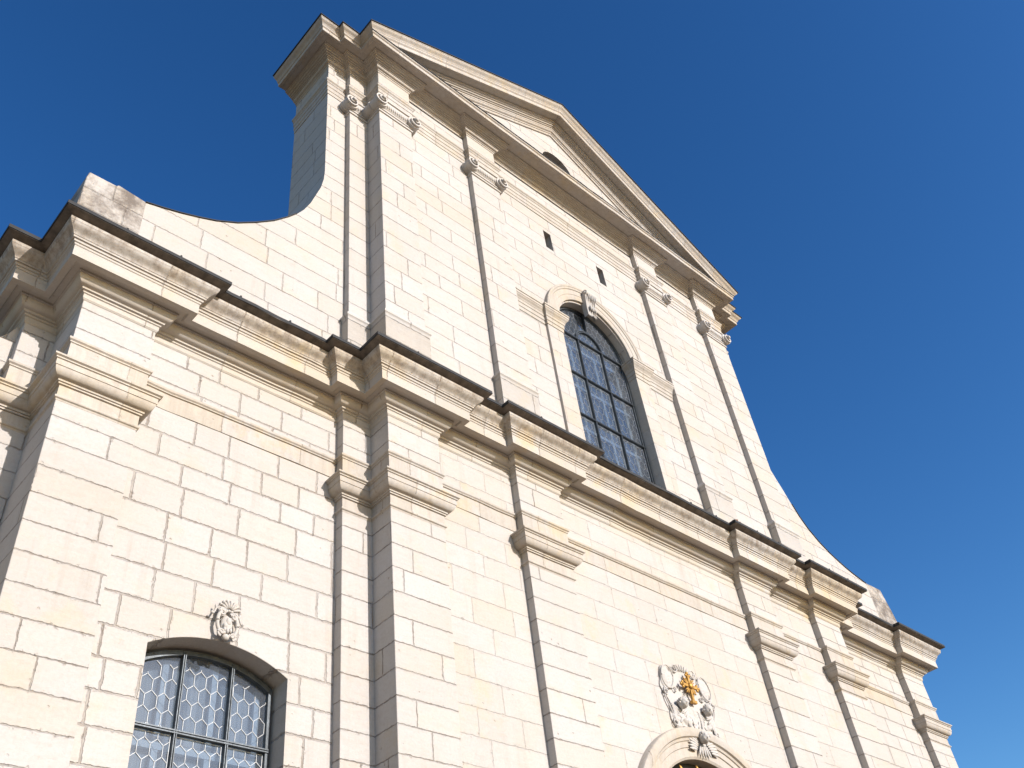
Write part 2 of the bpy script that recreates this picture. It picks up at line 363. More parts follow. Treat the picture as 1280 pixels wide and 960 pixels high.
def lower_pilaster(x0, x1, yf, yb, ypl=None, ypr=None):
    """shaft with capital and architrave band; ypl / ypr: where the left and right returns meet the wall"""
    ypl = yb if ypl is None else ypl; ypr = yb if ypr is None else ypr
    bm = bmesh.new(); box(bm, x0, x1, yf, max(ypl, ypr)+0.10, 0.9, 10.0)
    p = obj('pilaster', bm, 'pil', church, bevel=0.007)
    path = [(x0, ypl+0.02), (x0, yf), (x1, yf), (x1, ypr+0.02)]
    bm = bmesh.new(); sweep(bm, path, CAP); obj('capital', bm, 'mould', p, smooth=35)
    bm = bmesh.new(); sweep(bm, path, BAND); obj('architrave_band', bm, 'mould', p, smooth=35)
    bm = bmesh.new(); sweep(bm, path, [(-0.03, 0), (0.09, 0), (0.09, 0.62), (0.075, 0.64), (0.075, 0.72), (0.03, 0.80), (0.02, 0.92), (-0.03, 0.92)])
    obj('base', bm, 'mould', p, smooth=35)
    return p
for sx in (-1, 1):
    def P(a, b, yf, outer, inner):
        x0, x1 = sorted((sx*a, sx*b)); l, r = (outer, inner) if sx < 0 else (inner, outer)
        return lower_pilaster(x0, x1, yf, None, l, r)
    P(XO, XA0-0.03, YO, 2.2, YO)
    P(XA0, XA1, YA, YO, YW)
    P(XH, XB0-0.03, YA, YW, YA)
    P(XB0, XB1, YB, YA, YC)
    P(XC0, XC1, YB, YC, YC)
for a, b, y in ((-XA1, -XH, YW), (-XB1, -XC0, YC), (-XC1, XC1, YC), (XC0, XB1, YC), (XH, XA1, YW)):
    bm = bmesh.new(); sweep(bm, [(a+0.02, y), (b-0.02, y)], WBAND); obj('wall_band', bm, 'mould', church, smooth=35)

# ------------------------------------------------------------------ main entablature
ENT = [(-0.05, 9.765), (0.004, 9.765), (0.018, 9.785), (0.020, 9.84), (0.034, 9.848), (0.036, 9.868), (0.060, 9.874), (0.062, 9.894)]
ENT += curve_pts((0.066, 9.900), (0.148, 10.000), 'ovolo', 6)
ENT += [(0.160, 10.006), (0.160, 10.030), (0.225, 10.032), (0.228, 10.018), (0.240, 10.006), (0.302, 10.002), (0.313, 10.006), (0.314, 10.150), (0.324, 10.158), (0.326, 10.180), (0.340, 10.186), (0.344, 10.212), (0.362, 10.218), (0.364, 10.240)]
CY = curve_pts((0.372, 10.246), (0.458, 10.352), 'cyma', 8)
ENT += CY + [(0.462, 10.356), (0.464, 10.392), (0.30, 10.40), (-0.05, 10.42)]
bm = bmesh.new(); sweep(bm, FULL, ENT); obj('main_cornice', bm, 'cornice', church, smooth=32)
bm = bmesh.new()
sweep(bm, FULL, [(0.20, 10.396), (0.42, 10.398), (0.545, 10.436), (0.545, 10.452), (0.20, 10.46)], cap=True)
es = obj('eaves_soffit', bm, 'tin', church)
bm = bmesh.new()
sweep(bm, FULL, [(0.20, 10.454), (0.540, 10.454), (0.548, 10.440), (0.556, 10.442), (0.556, 10.490), (0.546, 10.502), (0.20, 10.60), (-0.05, 10.66), (-0.05, 10.454)], cap=True)
fl = obj('eaves_flashing', bm, 'zinc', church)
for (x0, x1, y) in ((-XA0, -XA1, YA), (-XB0, -XB1, YB), (-XC0, -XC1, YB), (XC1, XC0, YB), (XB1, XB0, YB), (-XB1, -XC0, YC), (-XC1, XC1, YC), (-XA1, -XH, YW)):
    x = x0 + 0.1
    while x < x1:
        bm = bmesh.new(); box(bm, x-0.010, x+0.010, y-0.556, y-0.18, 10.485, 10.512)
        obj('flashing_clip', bm, 'zinc', fl); x += rnd.uniform(0.6, 1.1)
for i in range(2):
    x = 1.74+0.11*i; bm = bmesh.new()
    v0 = [(-0.045, -0.03), (0.03, -0.05), (0.055, 0.01), (0.01, 0.05), (-0.04, 0.03)]
    lo = [bm.verts.new((px, py, 0.0)) for px, py in v0]; hi = [bm.verts.new((px*0.9+0.004*i, py*0.9, 0.035+0.02*(k % 2))) for k, (px, py) in enumerate(v0)]
    bm.faces.new(lo); bm.faces.new(hi)
    for k in range(5): bm.faces.new((lo[k], lo[(k+1) % 5], hi[(k+1) % 5], hi[k]))
    t = obj('tile_fragment', bm, 'tile'); t.location = (x, -0.47, 10.527); t.rotation_euler = (0.25, 0.1, 0.9*i)
    t['label'] = 'small broken reddish roof tile lying on the main cornice edge right of the tall window'
    t['category'] = 'tile fragment'; t['group'] = 'broken tiles lying on the cornice'

# ------------------------------------------------------------------ upper storey
UY, UW, UH, UO, UBK = 0.137, 0.25, 0.50, 0.62, 1.70
U0, U1, U2, U3, UHX, UE = 5.11, 4.38, 2.909, 2.18, 5.495, 5.895
AWZ, AWR = 14.36, 1.0
bm = bmesh.new()
win = [(-AWR, 10.65), (AWR, 10.65)] + arch_pts(0, AWZ, AWR)
slots = [[(s*0.79-0.105, 16.62), (s*0.79+0.105, 16.62), (s*0.79+0.105, 17.16), (s*0.79-0.105, 17.16)] for s in (-1, 1)]
panel(bm, [(-5.0, 10.3), (5.0, 10.3), (5.0, 18.7), (-5.0, 18.7)], [win]+slots, UW, 0.72)
upper = obj('upper_wall', bm, 'up', church)
for s in (-1, 1):
    bm = bmesh.new(); box(bm, s*0.79-0.13, s*0.79+0.13, 0.60, 0.66, 16.55, 17.25); obj('slot_shade_backing', bm, 'dark', upper)  # near-black backing stands in for the shade inside the slot
# scroll walls
curve_l = [(-UE, 15.2), (-5.91, 14.95), (-5.96, 14.68), (-6.04, 14.42), (-6.13, 14.13), (-6.24, 13.87), (-6.36, 13.66), (-6.50, 13.465), (-6.72, 13.20), (-7.0, 12.935), (-7.27, 12.71),
         (-7.58, 12.51), (-7.83, 12.39), (-8.08, 12.285), (-8.32, 12.20), (-8.535, 12.135)]
curve_r = [(-UE, 15.2), (-5.92, 14.95), (-5.99, 14.68), (-6.09, 14.42), (-6.23, 14.13), (-6.40, 13.82), (-6.55, 13.50), (-6.70, 13.22), (-6.90, 12.97), (-7.18, 12.74), (-7.52, 12.55),
         (-7.85, 12.42), (-8.12, 12.33), (-8.36, 12.27), (-8.60, 12.225), (-8.80, 12.19)]
for sx in (-1, 1):
    curve = curve_l if sx < 0 else curve_r
    ln = [(-5.4, 10.3), (-5.4, 18.6), (-UE, 18.6)] + curve[:-1] + [curve[-1], (curve[-1][0], 10.3)]
    ln = [(-sx*x, z) for x, z in ln]
    bm = bmesh.new(); panel(bm, ln, [], UO, UBK)
    sw = obj('scroll_wall', bm, 'up', church)
    bm = bmesh.new()
    rows = []
    for i, (x, z) in enumerate(curve):
        a = curve[max(i-1, 0)]; b = curve[min(i+1, len(curve)-1)]
        d = Vector((b[0]-a[0], b[1]-a[1])).normalized(); n = Vector((d.y, -d.x))     # up / left of the curve
        if n.y < 0: n = -n
        n = Vector((-abs(n.x), abs(n.y)))
        rows.append([bm.verts.new((-sx*(x+n.x*h), y, z+n.y*h)) for y, h in ((UO-0.018, 0.002), (UO-0.018, 0.016), (UBK+0.02, 0.016), (UBK+0.02, 0.002))])
    rows = rows[6:]
    for v in [v for v in bm.verts if v.co.z > curve[6][1]+0.05]: bm.verts.remove(v)
    for r, s in zip(rows, rows[1:]):
        for k in range(4): bm.faces.new((r[k], s[k], s[(k+1) % 4], r[(k+1) % 4]))
    bm.faces.new(rows[0]); bm.faces.new(rows[-1])
    obj('coping', bm, 'zinc', sw)
    bm = bmesh.new()
    top = [(-9.31, 10.3), (-9.30, 11.50), (-9.285, 12.05), (-9.27, 12.16), (-8.93, 12.165), (-8.90, 12.20), (-8.525, 12.15), (-8.525, 10.3)] if sx < 0 else \
          [(-9.70, 10.3), (-9.66, 11.50), (-9.60, 11.75), (-9.45, 12.23), (-8.79, 12.21), (-8.79, 10.3)]
    panel(bm, [(-sx*x, z) for x, z in top], [], UO-0.004, UBK-0.1)
    obj('end_block', bm, 'block', sw, bevel=0.015)
# upper pilasters -----------------------------------------------------------------
def spiral(bm, cx, cz, yf, r, hand):
    """scroll ribbon on a disc with a projecting eye"""
    cyl(bm, (cx, yf, cz), (cx, yf+0.05, cz), r*0.93, r*0.93, 24)
    N = 46; prev = None
    for i in range(N+1):
        t = i/N; a = math.radians(90)+hand*t*math.radians(560); rr = r*(1-0.66*t); wd = r*0.22*(1-0.35*t)
        ca, sa = math.cos(a), math.sin(a)
        ro, ri = rr, rr-wd; y0 = yf-0.035-0.03*t
        vs = [bm.verts.new((cx+q*ca, y, cz+q*sa)) for q, y in ((ro, yf+0.02), (ro, y0), (ri, y0), (ri, yf+0.02))]
        if prev:
            for k in range(4): bm.faces.new((prev[k], vs[k], vs[(k+1) % 4], prev[(k+1) % 4]))
        prev = vs
    cyl(bm, (cx, yf+0.01, cz), (cx+0.008, yf-0.095, cz+0.012), r*0.36, r*0.27, 14)
    ball(bm, (cx+0.008, yf-0.097, cz+0.012), (r*0.22, 0.014, r*0.22), 1)
def upper_pilaster(x0, x1, yf, yl, yr, volutes=True):
    bm = bmesh.new(); box(bm, x0, x1, yf, max(yl, yr)+0.1, 10.4, 18.62)
    p = obj('upper_pilaster', bm, 'uppil', church, bevel=0.007)
    path = [(x0, yl+0.02), (x0, yf), (x1, yf), (x1, yr+0.02)]
    bm = bmesh.new(); sweep(bm, path, [(-0.03, 10.4), (0.038, 10.4), (0.038, 11.81), (0.046, 11.825), (0.060, 11.84), (0.060, 11.875), (0.046, 11.89), (0.040, 11.895), (0.034, 11.915), (0.014, 11.935), (0.006, 11.97), (-0.03, 11.97)])
    obj('base', bm, 'uppil', p, smooth=35)
    # capital: astragal, fillets, echinus, abacus
    bm = bmesh.new()
    sweep(bm, path, [(-0.03, 17.20), (0.004, 17.20), (0.022, 17.212), (0.024, 17.235), (0.008, 17.25), (0.008, 17.285), (0.026, 17.292), (0.030, 17.312), (0.02, 17.33), (0.012, 17.335), (0.012, 17.36), (0.045, 17.39), (0.062, 17.44), (0.062, 17.50), (0.05, 17.53), (0.05, 17.56), (0.075, 17.57), (0.075, 17.60), (0.01, 17.61), (-0.03, 17.61)])
    k = (x1-x0)-0.26; n = max(1, int(k/0.045))
    for i in range(n):
        x = x0+0.13+k*(i+0.5)/n; ball(bm, (x, yf-0.052, 17.445), (0.0245, 0.022, 0.062), 2)
    obj('capital', bm, 'carved', p, smooth=40)
    if volutes:
        for s, cx in ((1, x0-0.01), (-1, x1+0.01)):
            bm = bmesh.new(); spiral(bm, cx, 17.44, yf-0.085, 0.15, s); 
            yb = yl if s > 0 else yr
            cyl(bm, (cx, yf-0.05, 17.44), (cx, yb-0.004, 17.44), 0.130, 0.142, 20)
            for q in (0.35, 0.7):
                yy = yf+(yb-yf)*q; cyl(bm, (cx, yy-0.012, 17.44), (cx, yy+0.012, 17.44), 0.147, 0.147, 20)
            obj('volute', bm, 'carved', p, smooth=40)
    return p
for sx in (-1, 1):
    def Q(a, b, yf, outer, inner, vol=True):
        x0, x1 = sorted((sx*a, sx*b)); l, r = (outer, inner) if sx < 0 else (inner, outer)
        upper_pilaster(x0, x1, yf, l, r, vol)
    Q(UHX, U0-0.02, UH, UO, UH)
    Q(U0, U1, UY, UH, UW)
    Q(U2, U3, UY, UW, UW)
uhalf = [(-UE, UBK), (-UE, UO), (-UHX, UO), (-UHX, UH), (-U0, UH), (-U0, UY), (-U1, UY), (-U1, UW), (-U2, UW), (-U2, UY), (-U3, UY), (-U3, UW)]
UFULL = mirror_path(uhalf)
ARC = [(-0.04, 17.60), (0.012, 17.60), (0.012, 17.69), (0.024, 17.70), (0.024, 17.80), (0.036, 17.81), (0.036, 17.90), (0.05, 17.915), (0.052, 17.94), (0.075, 17.965), (0.075, 18.0), (0.0, 18.01), (-0.04, 18.01)]
bm = bmesh.new(); sweep(bm, UFULL, ARC); obj('upper_architrave', bm, 'mould', church, smooth=35)
BEDP = [(-0.04, 18.545), (0.004, 18.545), (0.016, 18.56), (0.018, 18.585), (0.032, 18.59), (0.034, 18.61)] + curve_pts((0.04, 18.615), (0.085, 18.66), 'ovolo', 4) + \
       [(0.10, 18.664), (0.10, 18.682), (0.125, 18.686), (0.125, 18.706), (0.155, 18.712), (0.158, 18.732), (0.19, 18.738), (0.195, 18.756), (0.232, 18.764), (0.235, 18.780), (0.262, 18.786), (0.264, 18.835), (-0.04, 18.835)]
bm = bmesh.new(); sweep(bm, UFULL, BEDP); obj('bed_moulding', bm, 'mould', church, smooth=32)
# frieze and head over scroll wall (body between the mouldings)
bm = bmesh.new()
for s in (-1, 1):
    x0, x1 = sorted((s*UE, s*5.3)); box(bm, x0, x1, UO+0.01, UBK, 18.55, 18.86)
box(bm, -5.0, 5.0, UW, 1.3, 18.5, 18.86)
obj('cornice_core', bm, 'up', church)
# horizontal corona below the pediment
COR = [(-0.04, 18.79), (0.16, 18.79), (0.16, 18.812), (0.37, 18.812), (0.385, 18.80), (0.432, 18.80), (0.438, 18.806), (0.438, 18.885), (0.452, 18.892), (0.466, 18.905), (0.468, 18.928), (-0.04, 18.945)]
FP = [(-U0, UY), (U0, UY)]
bm = bmesh.new(); sweep(bm, FP, COR, n0=(-1, -1), n1=(1, -1)); obj('corona', bm, 'mould', church, smooth=30)
bm = bmesh.new(); sweep(bm, FP, [(0.0, 18.932), (0.474, 18.930), (0.482, 18.936), (0.482, 18.952), (0.0, 19.0)], n0=(-1, -1), n1=(1, -1)); obj('corona_flashing', bm, 'zinc', church)
RCOR = [(-0.04, 18.79), (0.16, 18.79), (0.16, 18.811), (0.37, 18.811), (0.385, 18.80), (0.430, 18.80), (0.436, 18.806), (0.436, 18.884), (0.450, 18.891), (0.462, 18.904), (0.464, 18.93)] + \
       curve_pts((0.470, 18.935), (0.545, 19.015), 'cyma', 6) + [(0.552, 19.02), (0.552, 19.033), (-0.04, 19.06)]
RTOP = [(0.0, 19.036), (0.56, 19.034), (0.574, 19.040), (0.574, 19.056), (0.0, 19.12)]
for s in (-1, 1):
    rp = [(-UE, UBK-0.02), (-UE, UO), (-UHX, UO), (-UHX, UH), (-U0, UH), (-U0, UY)]
    n1 = (-1, -1)
    if s > 0: rp = [(-x, y) for x, y in reversed(rp)]
    bm = bmesh.new(); sweep(bm, rp, RCOR, n1=(-1, -1) if s < 0 else None, n0=(1, -1) if s > 0 else None)
    rc = obj('return_cornice', bm, 'mould', church, smooth=30)
    bm = bmesh.new(); sweep(bm, rp, RTOP, n1=(-1, -1) if s < 0 else None, n0=(1, -1) if s > 0 else None)
    obj('flashing', bm, 'zinc', rc)
# pediment ------------------------------------------------------------------------
ped = bpy.data.objects.new('pediment', None); C.objects.link(ped); ped.parent = church
SL = 0.519; ZT = 19.056
def rake(bm, prof, zmin=18.94):
    rows = []
    for s in (-1, 0, 1):
        rows.append([bm.verts.new((s*(U0+o), UY-o, ZT+(SL*(U0+0.574) if s == 0 else SL*(0.574-o))+h)) for o, h in prof])
    for r, q in zip(rows, rows[1:]):
        for i in range(len(prof)-1): bm.faces.new((r[i], q[i], q[i+1], r[i+1]))
    for r in (rows[0], rows[2]):
        try: bm.faces.new(r)
        except ValueError: pass
    bmesh.ops.bisect_plane(bm, geom=bm.verts[:]+bm.edges[:]+bm.faces[:], plane_co=(0, 0, zmin), plane_no=(0, 0, -1), clear_outer=True)
RK = [(-0.30, -0.70), (0.020, -0.70), (0.030, -0.68), (0.032, -0.64), (0.048, -0.635), (0.05, -0.60)] + curve_pts((0.055, -0.595), (0.10, -0.54), 'ovolo', 4) + \
     [(0.11, -0.535), (0.11, -0.49), (0.135, -0.485), (0.135, -0.455), (0.165, -0.45), (0.168, -0.42), (0.20, -0.412), (0.205, -0.385), (0.235, -0.375), (0.24, -0.325), (0.38, -0.325), (0.39, -0.338), (0.425, -0.338), (0.432, -0.330),
      (0.432, -0.225), (0.445, -0.215), (0.460, -0.195), (0.463, -0.16)] + curve_pts((0.470, -0.155), (0.545, -0.045), 'cyma', 7) + [(0.552, -0.042), (0.552, -0.024), (-0.30, -0.024)]
bm = bmesh.new(); rake(bm, RK); obj('raking_cornice', bm, 'mould', ped, smooth=30)
bm = bmesh.new(); rake(bm, [(-0.9, -0.022), (0.560, -0.022), (0.574, -0.016), (0.574, 0.004), (-0.9, 0.03)], 18.99); obj('roof_edge', bm, 'zinc', ped)
bm = bmesh.new()
OZ, OR = 20.05, 0.47
ax = ZT+SL*(U0+0.574)-0.6
panel(bm, [(-5.0, 18.86), (5.0, 18.86), (0, ax)], [arch_pts(0, OZ, OR, 0, 351, 39)], 0.145, 0.75)
obj('tympanum', bm, 'up', ped)
bm = bmesh.new()
for i in range(7):
    z = OZ-0.45+0.14*i; box(bm, -0.46, 0.46, 0.50, 0.56, z, z+0.02)
cyl(bm, (0, 0.62, OZ), (0, 0.68, OZ), 0.5, 0.5, 32)  # near-black disc stands in for the unlit space behind the slats
obj('oculus_louvre', bm, 'dark', ped)

# ------------------------------------------------------------------ upper window surround
bm = bmesh.new()
sp = [(1.0, 0.60), (1.0, 0.206), (1.012, 0.20), (1.12, 0.20), (1.125, 0.192), (1.24, 0.192), (1.248, 0.178), (1.262, 0.172), (1.285, 0.172), (1.30, 0.160), (1.335, 0.158), (1.345, 0.165), (1.345, 0.30)]
ring(bm, 0, 14.40, [(r, y) for r, y in sp], 0, 180, 44)
arch = obj('window_arch', bm, 'mould', church, smooth=35)
for s in (-1, 1):
    x0, x1 = sorted((s*0.998, s*1.40)); bm = bmesh.new(); box(bm, x0, x1, 0.20, 0.60, 10.4, 14.05); obj('jamb', bm, 'mid', arch, bevel=0.006)
IMP = [(-0.05, 14.02), (0.012, 14.02), (0.014, 14.10), (0.026, 14.108), (0.028, 14.19), (0.040, 14.2), (0.046, 14.23), (0.050, 14.25)] + curve_pts((0.056, 14.255), (0.10, 14.33), 'cyma', 5) + [(0.108, 14.335), (0.108, 14.385), (0.12, 14.39), (0.12, 14.425), (0.0, 14.44), (-0.05, 14.44)]
for s in (-1, 1):
    pth = [(U3+0.0, UW), (1.40, UW), (1.40, 0.20), (1.0, 0.20), (1.0, 0.40)]
    pth = [(s*x, y) for x, y in pth]
    if s > 0: pth = pth[::-1]
    bm = bmesh.new(); sweep(bm, pth, IMP); obj('impost', bm, 'mould', arch, smooth=32)
# scrolled keystone console
bm = bmesh.new()
prof = []
for i in range(15):
    t = i/14; z = 15.02+0.56*t; yv = 0.165-0.03-0.055*t**2.2
    prof.append((yv, z))
kx = -0.03
for xx in (-0.135, -0.09, -0.03, 0.03, 0.09, 0.135): pass
xs = [-0.14, -0.115, -0.11, -0.06, -0.05, 0.0, 0.05, 0.06, 0.11, 0.115, 0.14]; dy = [0.01, 0.0, 0.022, 0.0, 0.022, -0.012, 0.022, 0.0, 0.022, 0.0, 0.01]
grid = [[bm.verts.new((kx+x*(0.86+0.2*i/14), y+d, z)) for x, d in zip(xs, dy)] for i, (y, z) in enumerate(prof)]
for a, b in zip(grid, grid[1:]):
    for i in range(len(xs)-1): bm.faces.new((a[i], a[i+1], b[i+1], b[i]))
for j in (0, -1):
    for a, b in zip(grid, grid[1:]):
        v1 = bm.verts.new((a[j].co.x, 0.25, a[j].co.z)); v2 = bm.verts.new((b[j].co.x, 0.25, b[j].co.z)); bm.faces.new((a[j], b[j], v2, v1))
cyl(bm, (kx-0.145, 0.11, 15.60), (kx+0.145, 0.11, 15.60), 0.062, 0.062, 20)
for s in (-1, 1):
    cyl(bm, (kx+s*0.14, 0.11, 15.60), (kx+s*0.165, 0.11, 15.60), 0.038, 0.022, 12)
for i in range(5):
    x = kx-0.10+0.05*i; ball(bm, (x, 0.065, 15.49), (0.015, 0.022, 0.09), 2)
for i in range(4):
    ball(bm, (kx-0.07+0.045*i, 0.10, 15.20-0.02*(i % 2)), (0.022, 0.03, 0.07), 2)
box(bm, kx-0.13, kx+0.13, 0.10, 0.3, 15.55, 15.69)
ks = obj('keystone', bm, 'carved', arch, smooth=40)

# ------------------------------------------------------------------ leaded windows
def bar(bm, p, q, wd, y0, y1):
    """flat bar from p to q (x,z) of width wd"""
    p, q = Vector(p), Vector(q); d = (q-p)
    if d.length < 1e-5: return
    d.normalize(); n = Vector((-d.y, d.x))*wd/2
    c = [p+n, p-n, q-n, q+n]
    v = [bm.verts.new((k.x, y, k.y)) for y in (y0, y1) for k in c]
    for f in ((0, 1, 2, 3), (4, 5, 6, 7), (0, 1, 5, 4), (1, 2, 6, 5), (2, 3, 7, 6), (3, 0, 4, 7)): bm.faces.new([v[i] for i in f])
def leading(x0, x1, z0, z1, inside, y, hw=0.12, vs=0.10, sl=0.05, wd=0.0041, ox=0.0, oz=0.0, border=False):
    """elongated hexagon lead lattice clipped to a panel"""
    bm = bmesh.new(); pitch = vs+sl
    def ok(p): return x0 <= p[0] <= x1 and z0 <= p[1] <= z1 and inside(p[0], p[1])
    def seg(p, q):
        N = 6; run = None
        for i in range(N):
            a = (p[0]+(q[0]-p[0])*i/N, p[1]+(q[1]-p[1])*i/N); b = (p[0]+(q[0]-p[0])*(i+1)/N, p[1]+(q[1]-p[1])*(i+1)/N)
            if ok(a) and ok(b): run = (run[0] if run else a, b)
            elif run: bar(bm, run[0], run[1], wd, y, y+0.006); run = None
        if run: bar(bm, run[0], run[1], wd, y, y+0.006)
    r = -1
    while z0+oz+r*pitch < z1+pitch:
        zb = z0+oz+r*pitch; sh = (r % 2)*hw/2; c = -1
        while x0+ox+c*hw+sh < x1+hw:
            x = x0+ox+c*hw+sh
            seg((x, zb), (x, zb+vs))
            seg((x, zb+vs), (x-hw/2, zb+vs+sl)); seg((x, zb+vs), (x+hw/2, zb+vs+sl))
            for pt in ((x, zb), (x, zb+vs)):
                if ok(pt): ball(bm, (pt[0], y-0.001, pt[1]), (wd*0.85, 0.005, wd*0.85), 1)
            c += 1
        r += 1
    bar(bm, (x0, z0), (x1, z0), wd*1.2, y, y+0.006)
    if border:
        for p, q in (((x0, z0), (x1, z0)), ((x1, z0), (x1, z1)), ((x1, z1), (x0, z1)), ((x0, z1), (x0, z0))): bar(bm, p, q, wd*1.2, y, y+0.006)
    return bm
def lower_window(cx, y):
    hw, z0 = 0.715, 3.35
    w = bpy.data.objects.new('leaded_window', None); C.objects.link(w); w.parent = church
    head = lambda x, off=0: WZC+math.sqrt(max(0.01, (WR-off)**2-(x-cx)**2))
    zh = 5.54
    rows = [z0+0.02, 4.08, 4.81, zh]
    bm = bmesh.new()
    # outer frame follows the arch
    a = math.degrees(math.asin(hw/WR)); pts = arch_pts(cx, WZC, WR-0.03, 90-a, 90+a, 18)
    fr = [(cx-hw, z0), (cx+hw, z0)] + pts
    inn = [(cx-hw+0.04, z0+0.04), (cx+hw-0.04, z0+0.04)] + [(cx+(p[0]-cx)*0.945, p[1]-0.045) for p in pts]
    panel(bm, fr, [inn], y-0.02, y+0.05)
    for x in (-0.255, 0.255):
        box(bm, cx+x-0.014, cx+x-0.005, y-0.03, y+0.02, z0, head(cx+x)-0.05); box(bm, cx+x+0.005, cx+x+0.014, y-0.03, y+0.02, z0, head(cx+x)-0.05)
        box(bm, cx+x-0.013, cx+x+0.013, y-0.005, y+0.02, z0, head(cx+x)-0.05)
    for z in rows[1:]:
        for s in (-0.011, 0.011): box(bm, cx-hw+0.02, cx+hw-0.02, y-0.034, y+0.016, z+s-0.006, z+s+0.006)
        box(bm, cx-hw+0.02, cx+hw-0.02, y-0.008, y+0.018, z-0.014, z+0.014)
    obj('frame', bm, 'iron', w)
    bm = bmesh.new(); f = [bm.verts.new((p[0], y+0.0195, p[1])) for p in [(cx-hw+0.01, z0+0.01), (cx+hw-0.01, z0+0.01)]+[(cx+(p[0]-cx)*0.985, p[1]-0.01) for p in pts]]; bm.faces.new(f)
    obj('glass_pane', bm, 'glass', w)
    xs_ = [(cx-hw+0.05, cx-0.28), (cx-0.225, cx+0.225), (cx+0.285, cx+hw-0.06)]
    for ri in range(4):
        zb = rows[ri]+0.03; zt = rows[ri+1]-0.03 if ri < 3 else 6.2
        for ci, (xa, xb) in enumerate(xs_):
            if ri == 3: top = lambda x, z: z < head(x)-0.16-0.05*math.sin(x*40)
            else: top = lambda x, z: True
            bmx = leading(xa, xb, zb, zt, top, y+0.012, border=(ri < 3), ox=0.03+0.02*ci, oz=0.02-0.012*ci)
            obj('lead_lattice', bmx, 'lead', w)
    bm = bmesh.new()
    for x in (-0.36, 0.15, 0.62): box(bm, cx+x-0.04, cx+x+0.02, y+0.10, y+0.14, z0, head(cx+x)-0.08)
    for z in (zh-0.10, 4.72, 4.0): box(bm, cx-hw+0.01, cx+hw-0.1, y+0.095, y+0.135, z-0.035, z+0.03)
    obj('inner_frame', bm, 'blue_bar', w)
    bm = bmesh.new(); panel(bm, [(cx-hw-0.01, z0), (cx+hw+0.01, z0)]+pts, [], y+0.17, y+0.20); obj('inner_curtain', bm, 'curtain', w)
    return w
for s in (-1, 1): lower_window(s*WX, 0.745)
def upper_window(y):
    w = bpy.data.objects.new('arched_window', None); C.objects.link(w); w.parent = church
    z0, zc, r = 10.62, 14.38, 0.99
    bm = bmesh.new()
    out = [(-r, z0), (r, z0)] + arch_pts(0, zc, r, 0, 180, 32); inn = [(-r+0.04, z0+0.04), (r-0.04, z0+0.04)] + arch_pts(0, zc, r-0.05, 0, 180, 32)
    panel(bm, out, [inn], y-0.02, y+0.05)
    def vb(x, za, zb):
        for s in (-0.009, 0.009): box(bm, x+s-0.0035, x+s+0.0035, y-0.03, y+0.018, za, zb)
        box(bm, x-0.008, x+0.008, y-0.006, y+0.02, za, zb)
    def hb(z):
        for s in (-0.010, 0.010): box(bm, -r+0.02, r-0.02, y-0.034, y+0.014, z+s-0.0035, z+s+0.0035)
        box(bm, -r+0.02, r-0.02, y-0.008, y+0.016, z-0.009, z+0.009)
    for x in (-0.33, 0.33): vb(x, z0, 14.43)
    vb(0.0, 14.76, zc+r-0.03)
    for z in (11.36, 12.38, 13.40, 14.43): hb(z)
    for rr in (0.335, 0.365): ring(bm, 0, 14.43, [(rr-0.007, y+0.014), (rr-0.007, y-0.03), (rr+0.007, y-0.03), (rr+0.007, y+0.014)], 0, 180, 24)
    obj('frame', bm, 'iron', w)
    bm = bmesh.new(); f = [bm.verts.new((p[0], y+0.0195, p[1])) for p in [(-r+0.01, z0+0.01), (r-0.01, z0+0.01)]+arch_pts(0, zc, r-0.01, 0, 180, 32)]; bm.faces.new(f)
    obj('glass_pane', bm, 'glass', w)
    rows = [10.7, 11.36, 12.38, 13.40, 14.43]
    for i in range(4):
        for k, (xa, xb) in enumerate(((-r+0.06, -0.37), (-0.29, 0.29), (0.37, r-0.06))):
            obj('lead_lattice', leading(xa, xb, rows[i]+0.035, rows[i+1]-0.035, lambda x, z: True, y+0.012, border=True, hw=0.135, vs=0.10, sl=0.055, ox=0.02, oz=0.01, wd=0.0042), 'lead2', w)
    for xa, xb in ((-r+0.05, -0.02), (0.02, r-0.05)):
        for ins in (True, False):
            f_ = (lambda x, z: math.hypot(x, z-14.43) < 0.32) if ins else (lambda x, z: x*x+(z-zc)**2 < (r-0.09)**2 and math.hypot(x, z-14.43) > 0.385)
            if ins and xa > 0: continue
            obj('lead_lattice', leading(-0.33 if ins else xa, 0.33 if ins else xb, 14.47, 15.4, f_, y+0.012, hw=0.135, vs=0.10, sl=0.055, wd=0.0042), 'lead2', w)
    bm = bmesh.new()
    for x in (-0.46, 0.20, 0.82): box(bm, x-0.035, x+0.03, y+0.10, y+0.14, z0, 14.3)
    for z in (11.2, 12.2, 13.22, 14.28): box(bm, -r+0.01, r-0.01, y+0.095, y+0.135, z-0.035, z+0.03)
    obj('inner_frame', bm, 'blue_bar', w)
    bm = bmesh.new(); panel(bm, [(-r-0.01, z0), (r+0.01, z0)] + arch_pts(0, zc, r, 0, 180, 32), [], y+0.17, y+0.20); obj('inner_glazing', bm, 'blind', w)
upper_window(0.42)

